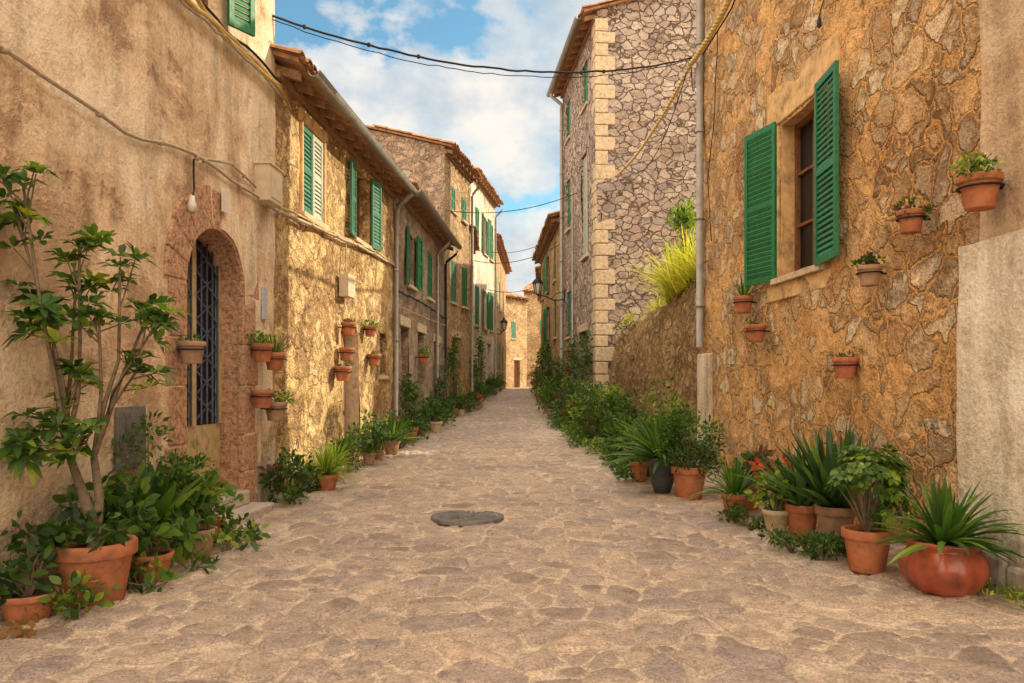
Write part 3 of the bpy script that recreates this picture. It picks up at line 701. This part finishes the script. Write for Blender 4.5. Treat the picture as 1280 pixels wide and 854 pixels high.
for i in range(-5,6):
    for j in range(-5,6):
        x,y=i*.05,j*.05
        if x*x+y*y<.26**2:
            F0=Fr((mc.x+x-.017,mc.y+y-.017),(mc.x+x+.017,mc.y+y-.017),-1); fbox(t,F0,0,.034,0,.034,mc.z+.012,mc.z+.018,'plaque')
t.build('manhole_cover')
# ------------------------------------------------------------------ plants
def P_(name,x,y,r,h,kind,mat='terra',style=0,**k):
    t=MB(); z=gz(y)+.008; pot(t,(x,y,z),r,h,mat,style); c=Vector((x,y,z+h*.88)); S=k.get('S',1); m=k.get('m')
    if kind=='spiky': spiky(t,c,k.get('n',50),.5*S,k.get('w',.045),m or 'leafm',k.get('dr',.8),k.get('e0',15),88)
    if kind=='bush': leafy(t,c+Vector((0,0,.28*S)),(.3*S,.3*S,.3*S),k.get('n',700),k.get('sz',.06),m or ['leafd','leafm'],14)
    if kind=='broad': leafy(t,c+Vector((0,0,.2*S)),(.28*S,.28*S,.22*S),k.get('n',220),k.get('sz',.11),m or ['leafd','leafm'],10,True)
    if kind=='jade':
        for i in range(36):
            v=rdir(.4); f=U(.6,1); tip=c+Vector((v.x*.25*S*f,v.y*.25*S*f,(.27+.24*v.z*f)*S))
            tube(t,[c,c.lerp(tip,.5)+Vector((0,0,.02)),tip],[.012,.008,.005],'bark',5,False)
            for q in range(4): whorl(t,tip+rdir(.3)*.05,v+Vector((0,0,.5)),8,.055*S,.034*S,'leafm' if q else 'leafl')
    return t.build(name)
P_('potted_aloe',2.80,4.93,.25,.33,'spiky','glaze',1,n=85,S=1.08,w=.045,m='leafm',dr=.95,e0=10)
P_('potted_jade_plant',2.56,5.48,.17,.3,'jade','terra',0,S=1.2)
P_('potted_agave',2.68,6.3,.16,.33,'spiky','terra2',0,n=75,S=1.7,w=.07,m='leafs',dr=.35,e0=30)
P_('potted_agave',2.5,6.55,.14,.3,'spiky','terra',0,n=60,S=1.4,w=.05,m='leafs',dr=.6)
P_('potted_fern',2.3,6.62,.12,.24,'broad','beige',2,S=.9,m=['leafm','leafl'],sz=.08)
P_('potted_spider_plant',2.2,7.5,.13,.24,'spiky','terra',0,n=70,S=1.0,w=.028,m='leafm',dr=.9)
P_('potted_box_bush',2.02,8.66,.2,.36,'bush','terra',0,S=1.25,n=2200,sz=.05,m=['leafd','leafm','leafd'])
P_('potted_agave',1.79,9.05,.19,.42,'spiky','greypot',2,n=120,S=1.6,w=.055,m='leafm',dr=.9)
P_('potted_plant',1.65,9.9,.13,.26,'broad','terra',0,S=.9)
P_('potted_geranium',2.55,7.2,.13,.26,'broad','terra2',0,S=.9,m=['leafm','leafd','leafd','flower'],sz=.08,n=260)
P_('potted_geranium',2.45,7.85,.13,.3,'broad','terra',0,S=.9,m=['leafm','leafd','mauve'])
t=MB(); 
for x,y in ((2.35,5.75),(2.45,5.95),(2.25,6.1)): leafy(t,(x,y,.1),(.2,.2,.12),260,.05,['leafd','leafm'],9)
for x,y in ((2.2,7.0),(2.15,7.3),(2.6,5.9)): leafy(t,(x,y,.1),(.15,.2,.12),180,.05,['leafd','leafm'],6)
t.build('ground_cover_plant')
t=MB()
for i in range(14):
    y=U(4.3,5.3); 
    leafy(t,(xr(y)-U(.12,.3),y,.05),(.09,.12,.05),30,.04,['leafm','leafl','grass'],3,stems=False)
t.build('wall_weeds')
def lerp_line(pts,y):
    for (a,xa),(b,xb) in zip(pts,pts[1:]):
        if y<=b: return xa+(xb-xa)*(y-a)/(b-a)
    return pts[-1][1]
RL=[(9.5,1.85),(11.5,1.75),(13,1.6),(16,1.38),(20,1.22),(26,1.12),(34,.95)]
y=10.3; ks=[0,3,2,1,4,2,2,4,1,0,2,3,4,2]; i=0
while y<32:
    x=lerp_line(RL,y)+U(-.18,.28); k=ks[i%14]; g=gz(y); r=U(.11,.2); h=r*U(1.4,2)
    mats=[['leafd','leafm'],['leafm','leafl'],['leafd','leafs','leafl'],['leafl','leafm'],['leafm','leafd','mauve']][k]
    pm=random.choice(['terra','terra2','terra','beige','greypot'])
    if k==0: P_('potted_shrub',x,y,r,h,'bush',pm,0,S=U(.7,1.4),n=700,sz=.07,m=mats)
    elif k==1: P_('potted_agave',x,y,r,h,'spiky',pm,0,n=60,S=U(.9,1.6),w=.05,m=mats[0])
    elif k==2:
        t=MB(); h=U(.2,.65); leafy(t,(x,y,g+h),(U(.25,.4),U(.3,.5),h),900,.08,mats,18); t.build('shrub')
    elif k==3: P_('potted_fern',x,y,r,h,'spiky',pm,0,n=70,S=U(.8,1.3),w=.025,m='leafl',dr=1.2)
    else: P_('potted_plant',x,y,r,h,'broad',pm,0,S=U(.8,1.6),m=mats,sz=.12)
    y+=U(.3,.9)+y*.008; i+=1
t=MB(); y=10.3
while y<19:
    x=lerp_line(RL,y)+.45; h=U(.25,.6); leafy(t,(x,y,gz(y)+h),(.4,.4,h),550,.075,random.choice([['leafd','leafm'],['leafm','leafl'],['leafl','leafm']]),14); y+=.55
t.build('hedge_shrubs')
t=MB(); y=10
while y<19:
    x=lerp_line(RL,y)-U(.05,.3); leafy(t,(x,y,gz(y)+.1),(.25,.35,U(.08,.2)),260,.06,random.choice([['leafl','leafm'],['leafm'],['leafd','leafm']]),8,stems=False); y+=.4
t.build('ground_cover_plant')
t=MB()
for (x,y,h) in ((1.9,18.3,2.2),(1.75,20.5,1.9),(1.6,22.5,1.8),(1.35,25,2.0),(1.3,28,2.2)):
    leafy(t,(x-.2,y,gz(y)+h*.6),(.22,.4,h*.5),700,.09,['leafm','leafd'],16)
t.build('climbing_plant')
# left
P_('potted_plant',-2.75,4.32,.15,.16,'broad','terra',0,S=1.0,m=['leafd','leafs'],sz=.09,n=260)
P_('potted_plant',-2.45,5.15,.15,.2,'broad','terra',0,S=1.0,m=['leafm','leafd'],sz=.1,n=260)
P_('potted_plant',-2.72,5.0,.14,.34,'broad','terra2',0,S=1.1,m=['leafm','leafd'],sz=.11)
P_('potted_banana_plant',-2.65,5.5,.15,.3,'spiky','terra2',0,n=30,S=1.25,w=.11,m='leafm',dr=.8,e0=35)
P_('potted_plant',-2.45,5.9,.15,.22,'broad','terra2',0,S=1.0,m=['leafm','leafl','mauve'],sz=.1,n=320)
P_('potted_plant',-2.55,6.3,.14,.22,'broad','terra',0,S=.75,m=['leafd','leafm','flower'],sz=.07,n=260)
P_('potted_shrub',-2.75,5.8,.14,.3,'bush','terra2',0,S=1.3,m=['leafd','leafs','leafm'],sz=.06,n=1200)
t=MB()
for x,y in ((-2.6,4.45),(-2.35,4.85),(-2.5,4.3),(-2.3,5.5),(-2.3,6.1),(-2.25,6.5)): leafy(t,(x,y,.09),(.22,.25,.12),90,.075,['leafd','leafm','leafl'],7,True)
t.build('ground_cover_plant')
t=MB()
for i in range(30): leaf(t,(-2.62+U(-.13,.13),4.0+U(-.1,.12),.03+U(0,.06)),rdir(0),U(.05,.09),.04,'dryleaf')
t.build('dry_fallen_leaves')
t=MB(); px,py=-2.56,4.66; pot(t,(px,py,.008),.235,.38,'terra'); c=Vector((px,py,.35))
tips=[((-2.80,4.35,2.5),'leafm'),((-2.86,4.4,2.3),'leafm'),((-2.83,4.5,1.85),'leafm'),((-2.62,4.6,2.18),'leafm'),((-2.45,4.75,2.08),'leafm'),((-2.72,4.45,1.75),'leafd'),((-2.2,4.7,1.72),'leafm'),((-2.36,4.8,1.45),'leafm'),
      ((-2.8,4.55,1.15),'leafd'),((-2.62,4.6,1.4),'leafm'),((-2.85,4.45,.95),'leafd'),((-2.5,4.6,1.75),'leafm'),((-2.7,4.7,1.95),'leafm'),((-2.3,4.85,1.85),'leafm'),((-2.55,4.5,1.05),'leafd')]
fork=[c+Vector((-.08,0,.35)),c+Vector((-.16,-.02,.62)),c+Vector((-.02,.03,.55))]
tube(t,[c-Vector((0,0,.05)),c+Vector((-.02,0,.18)),fork[0]],[.04,.035,.03],'bark',8)
tube(t,[fork[0],fork[1]],[.028,.022],'bark',8); tube(t,[c,c+Vector((.02,.02,.3)),fork[2]],[.032,.027,.022],'bark',8)
for (tip,mt) in tips:
    tip=Vector(tip); f=min(fork,key=lambda q:(q-tip).length if q.z<tip.z+.1 else 9) if tip.x<-2.6 else fork[2]
    mid=f.lerp(tip,.55)+Vector((U(-.09,.09),U(-.05,.05),-.05))
    tube(t,[f,f.lerp(mid,.5)+Vector((U(-.03,.03),0,0)),mid,tip],[.017,.014,.010,.007],'bark',6)
    ax=(tip-mid).normalized()+Vector((0,0,.4))
    for q in range(6):
        off=Vector((U(-.12,.12),U(-.08,.08),U(-.16,.09))) if q else Vector((0,0,0))
        if q: tube(t,[mid.lerp(tip,U(.5,.95)),tip+off],[.006,.004],'bark',4,False)
        whorl(t,tip+off,ax+rdir(.2)*.7,9,U(.11,.16),.045,'leafm' if (q+int(tip.z*10))%3 else ('leafl' if q%2 else 'leafd'))
leafy(t,c+Vector((0,0,.1)),(.25,.25,.14),160,.08,['leafm','leafd'],8,True)
t.build('potted_umbrella_tree')
t=MB(); leafy(t,(-2.42,8.35,.28),(.3,.3,.28),480,.08,['leafd','leafm','mauve'],14,True); t.build('shrub')
t=MB(); leafy(t,(-2.5,9.0,.2),(.2,.3,.2),300,.07,['leafm','leafd'],10,True); t.build('shrub')
P_('potted_spider_plant',-2.24,9.15,.15,.2,'spiky','terra',0,n=120,S=1.0,w=.018,m='leafl',dr=1.0)
P_('potted_spider_plant',-2.3,9.8,.13,.2,'spiky','terra2',0,n=100,S=.9,w=.018,m='leafl',dr=1.0)
LL=[(10,-2.35),(11.5,-2.15),(13.7,-1.85),(17,-1.68),(20,-1.55),(24,-1.0),(28,-1.2),(33,-.5),(40,-.3)]
y=10.7; ks=[5,2,0,1,5,4,3,5,0,2,1,5,3,4]; i=0
while y<34:
    x=lerp_line(LL,y)+U(-.22,.12); k=ks[i%14]; r=U(.09,.18); h=r*U(1.3,2)
    mats=[['leafd','leafs'],['leafm','leafl'],['leafd','leafm'],['leafm'],['leafm','leafd','leafd','flower'],['leafd','leafm']][k]
    pm=random.choice(['terra','terra2','terra2','beige'])
    if k==0: P_('potted_shrub',x,y,r,h,'bush',pm,0,S=U(.6,1.2),n=500,sz=.06,m=mats)
    elif k==1: P_('potted_agave',x,y,r,h,'spiky',pm,0,n=50,S=U(.8,1.5),w=.05,m='leafm')
    elif k==2: P_('potted_plant',x,y,r,h,'broad',pm,0,S=U(.8,1.3),m=mats)
    elif k==3: P_('potted_agave',x,y,r,h,'spiky',pm,0,n=60,S=U(.8,1.4),w=.03,m='leafs',dr=.7)
    elif k==5:
        t=MB(); h=U(.15,.4); leafy(t,(x,y,gz(y)+h),(.25,.35,h),500,.075,mats,12); t.build('shrub')
    else: P_('potted_geranium',x,y,r,h,'broad',pm,0,S=U(.7,1.1),m=mats,sz=.07,n=300)
    y+=U(.3,.75)+y*.01; i+=1
t=MB()
for (x,y,h) in ((-2.05,14.5,1.3),(-1.75,18.6,1.5),(-1.65,21.3,2.1),(-1.3,24.0,1.8),(-1.25,28.3,2.4)):
    leafy(t,(x+.1,y,gz(y)+h*.55),(.25,.35,h*.5),500,.09,['leafm','leafd'],14)
t.build('climbing_plant')
def wp(F,y,z,r,kind='trail',mat='terra',off=None,m=None):
    t=MB(); n=(r+.035) if off is None else off; c=F.P(F.sy(y),n,z-r*.9); h=r*1.7; pot(t,c,r,h,mat)
    q=c+Vector((0,0,h*.6)); lathe(t,q,[(r*.95,0),(r*1.07,0),(r*1.07,.012),(r*.95,.012)],'iron',18)
    tube(t,[F.P(F.sy(y),-.02,q.z+.006),F.P(F.sy(y),n-r,q.z+.006)],.008,'iron',5)
    top=c+Vector((0,0,h*.9))
    if kind=='trail': leafy(t,top+Vector((U(-.02,.02),0,r*.35)),(r*1.3,r*1.3,r*.8),260,.045,m or ['leafm','leafl'],9,stems=False)
    if kind=='spiky': spiky(t,top,26,r*3,.02,m or 'leafm',.5,35)
    if kind=='cactus': leafy(t,top+Vector((0,0,r*.2)),(r*.9,r*.9,r*.5),90,.04,m or ['mauve','leafm'],6,stems=False)
    t.build('wall_flower_pot')
wp(FR,5.02,2.62,.13,'trail'); wp(FR,5.85,2.6,.1,'trail',m=['mauve','leafm']); wp(FR,6.45,2.27,.1,'trail','terra2',m=['leafd','mauve','leafm'])
wp(FR,9.35,2.33,.12,'spiky'); wp(FR,8.95,1.95,.12,'cactus'); wp(FR,6.85,1.5,.11,'cactus')
wp(F1,6.42,1.62,.11,'cactus','terra2'); wp(F1,7.92,1.68,.11,'trail'); wp(F1,8.25,1.6,.11,'spiky','terra'); wp(F1,7.92,1.2,.11,'none'); wp(F1,8.25,1.06,.12,'trail','terra2')
wp(F2,11.0,2.15,.11,'cactus'); wp(F2,10.9,1.78,.11,'none'); wp(F2,10.7,1.5,.12,'cactus'); wp(F2,12.4,1.75,.11,'cactus'); wp(F2,12.2,2.2,.1,'trail')
wp(F3,16.5,1.9,.12,'trail'); wp(FR2,20.7,2.2,.14,'trail'); wp(FR2,21.2,1.7,.14,'trail')
# ------------------------------------------------------------------ world, sun, camera
az=math.atan2(1,.45); el=math.radians(30)
w=bpy.data.worlds.new('World'); scene.world=w; w.use_nodes=True; nt=w.node_tree; nt.nodes.clear()
w.cycles.sampling_method='MANUAL'; w.cycles.sample_map_resolution=256
wo=nt.nodes.new('ShaderNodeOutputWorld'); bg=nt.nodes.new('ShaderNodeBackground'); bg.inputs[1].default_value=.15; nt.links.new(bg.outputs[0],wo.inputs[0])
sky=nd(nt,'ShaderNodeTexSky',sky_type='NISHITA',sun_disc=False,sun_elevation=el,sun_rotation=az,air_density=1.0,dust_density=.6,ozone_density=1.5)
tc=nt.nodes.new('ShaderNodeTexCoord').outputs['Generated']
sp=nd(nt,'ShaderNodeSeparateXYZ',{'Vector':tc}).outputs
q=vm(nt,'ADD',vm(nt,'MULTIPLY',tc,(1,1,1.4)),(3.1,1.7,.35))
n1=nz(nt,q,3.2,7,.56,.15).outputs[0]; n2=nz(nt,vm(nt,'ADD',q,(.05,0,-.04)),5.5,5,.6,.1).outputs[0]
v=math_(nt,'ADD',n1,math_(nt,'MULTIPLY',math_(nt,'SUBTRACT',.43,sp[2]),.72))
mask=ramp(nt,v,[(.515,0.),(.55,.75),(.62,1.)])
cc=ramp(nt,n2,[(.32,(2.9,3.7,4.4)),(.46,(4.7,5.0,5.2)),(.58,(6.8,6.4,5.8))])
skc=mix(nt,1,sky.outputs[0],(.95,1.35,1.25),'MULTIPLY')
fin=mix(nt,mask,skc,cc)
# warm fill added to unseen sky overhead and behind viewer to brighten street
fill_mask=mr(nt,math_(nt,'SUBTRACT',sp[2],math_(nt,'MULTIPLY',sp[1],.6)),.0,.55)
fill_col=mix(nt,n2,(14.6,12.2,9.2),(22,18.6,14.4))
fin=mix(nt,fill_mask,fin,fill_col)
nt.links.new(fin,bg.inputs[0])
sl=bpy.data.lights.new('sun','SUN'); sl.energy=5; sl.angle=math.radians(.5); sl.color=(1,.86,.6)
so=bpy.data.objects.new('sun',sl); COL.objects.link(so)
d=Vector((math.sin(az)*math.cos(el),math.cos(az)*math.cos(el),math.sin(el))); so.rotation_euler=d.to_track_quat('Z','Y').to_euler(); so.location=d*50
cam=bpy.data.cameras.new('camera'); co=bpy.data.objects.new('camera',cam); COL.objects.link(co); scene.camera=co
co.location=(0,0,1.35); co.rotation_euler=(math.radians(90),0,0); cam.sensor_width=36; cam.lens=36*950/1280; cam.shift_y=53/1280; cam.clip_end=1500
scene.view_settings.view_transform='Standard'; scene.view_settings.look='None'; scene.view_settings.exposure=0
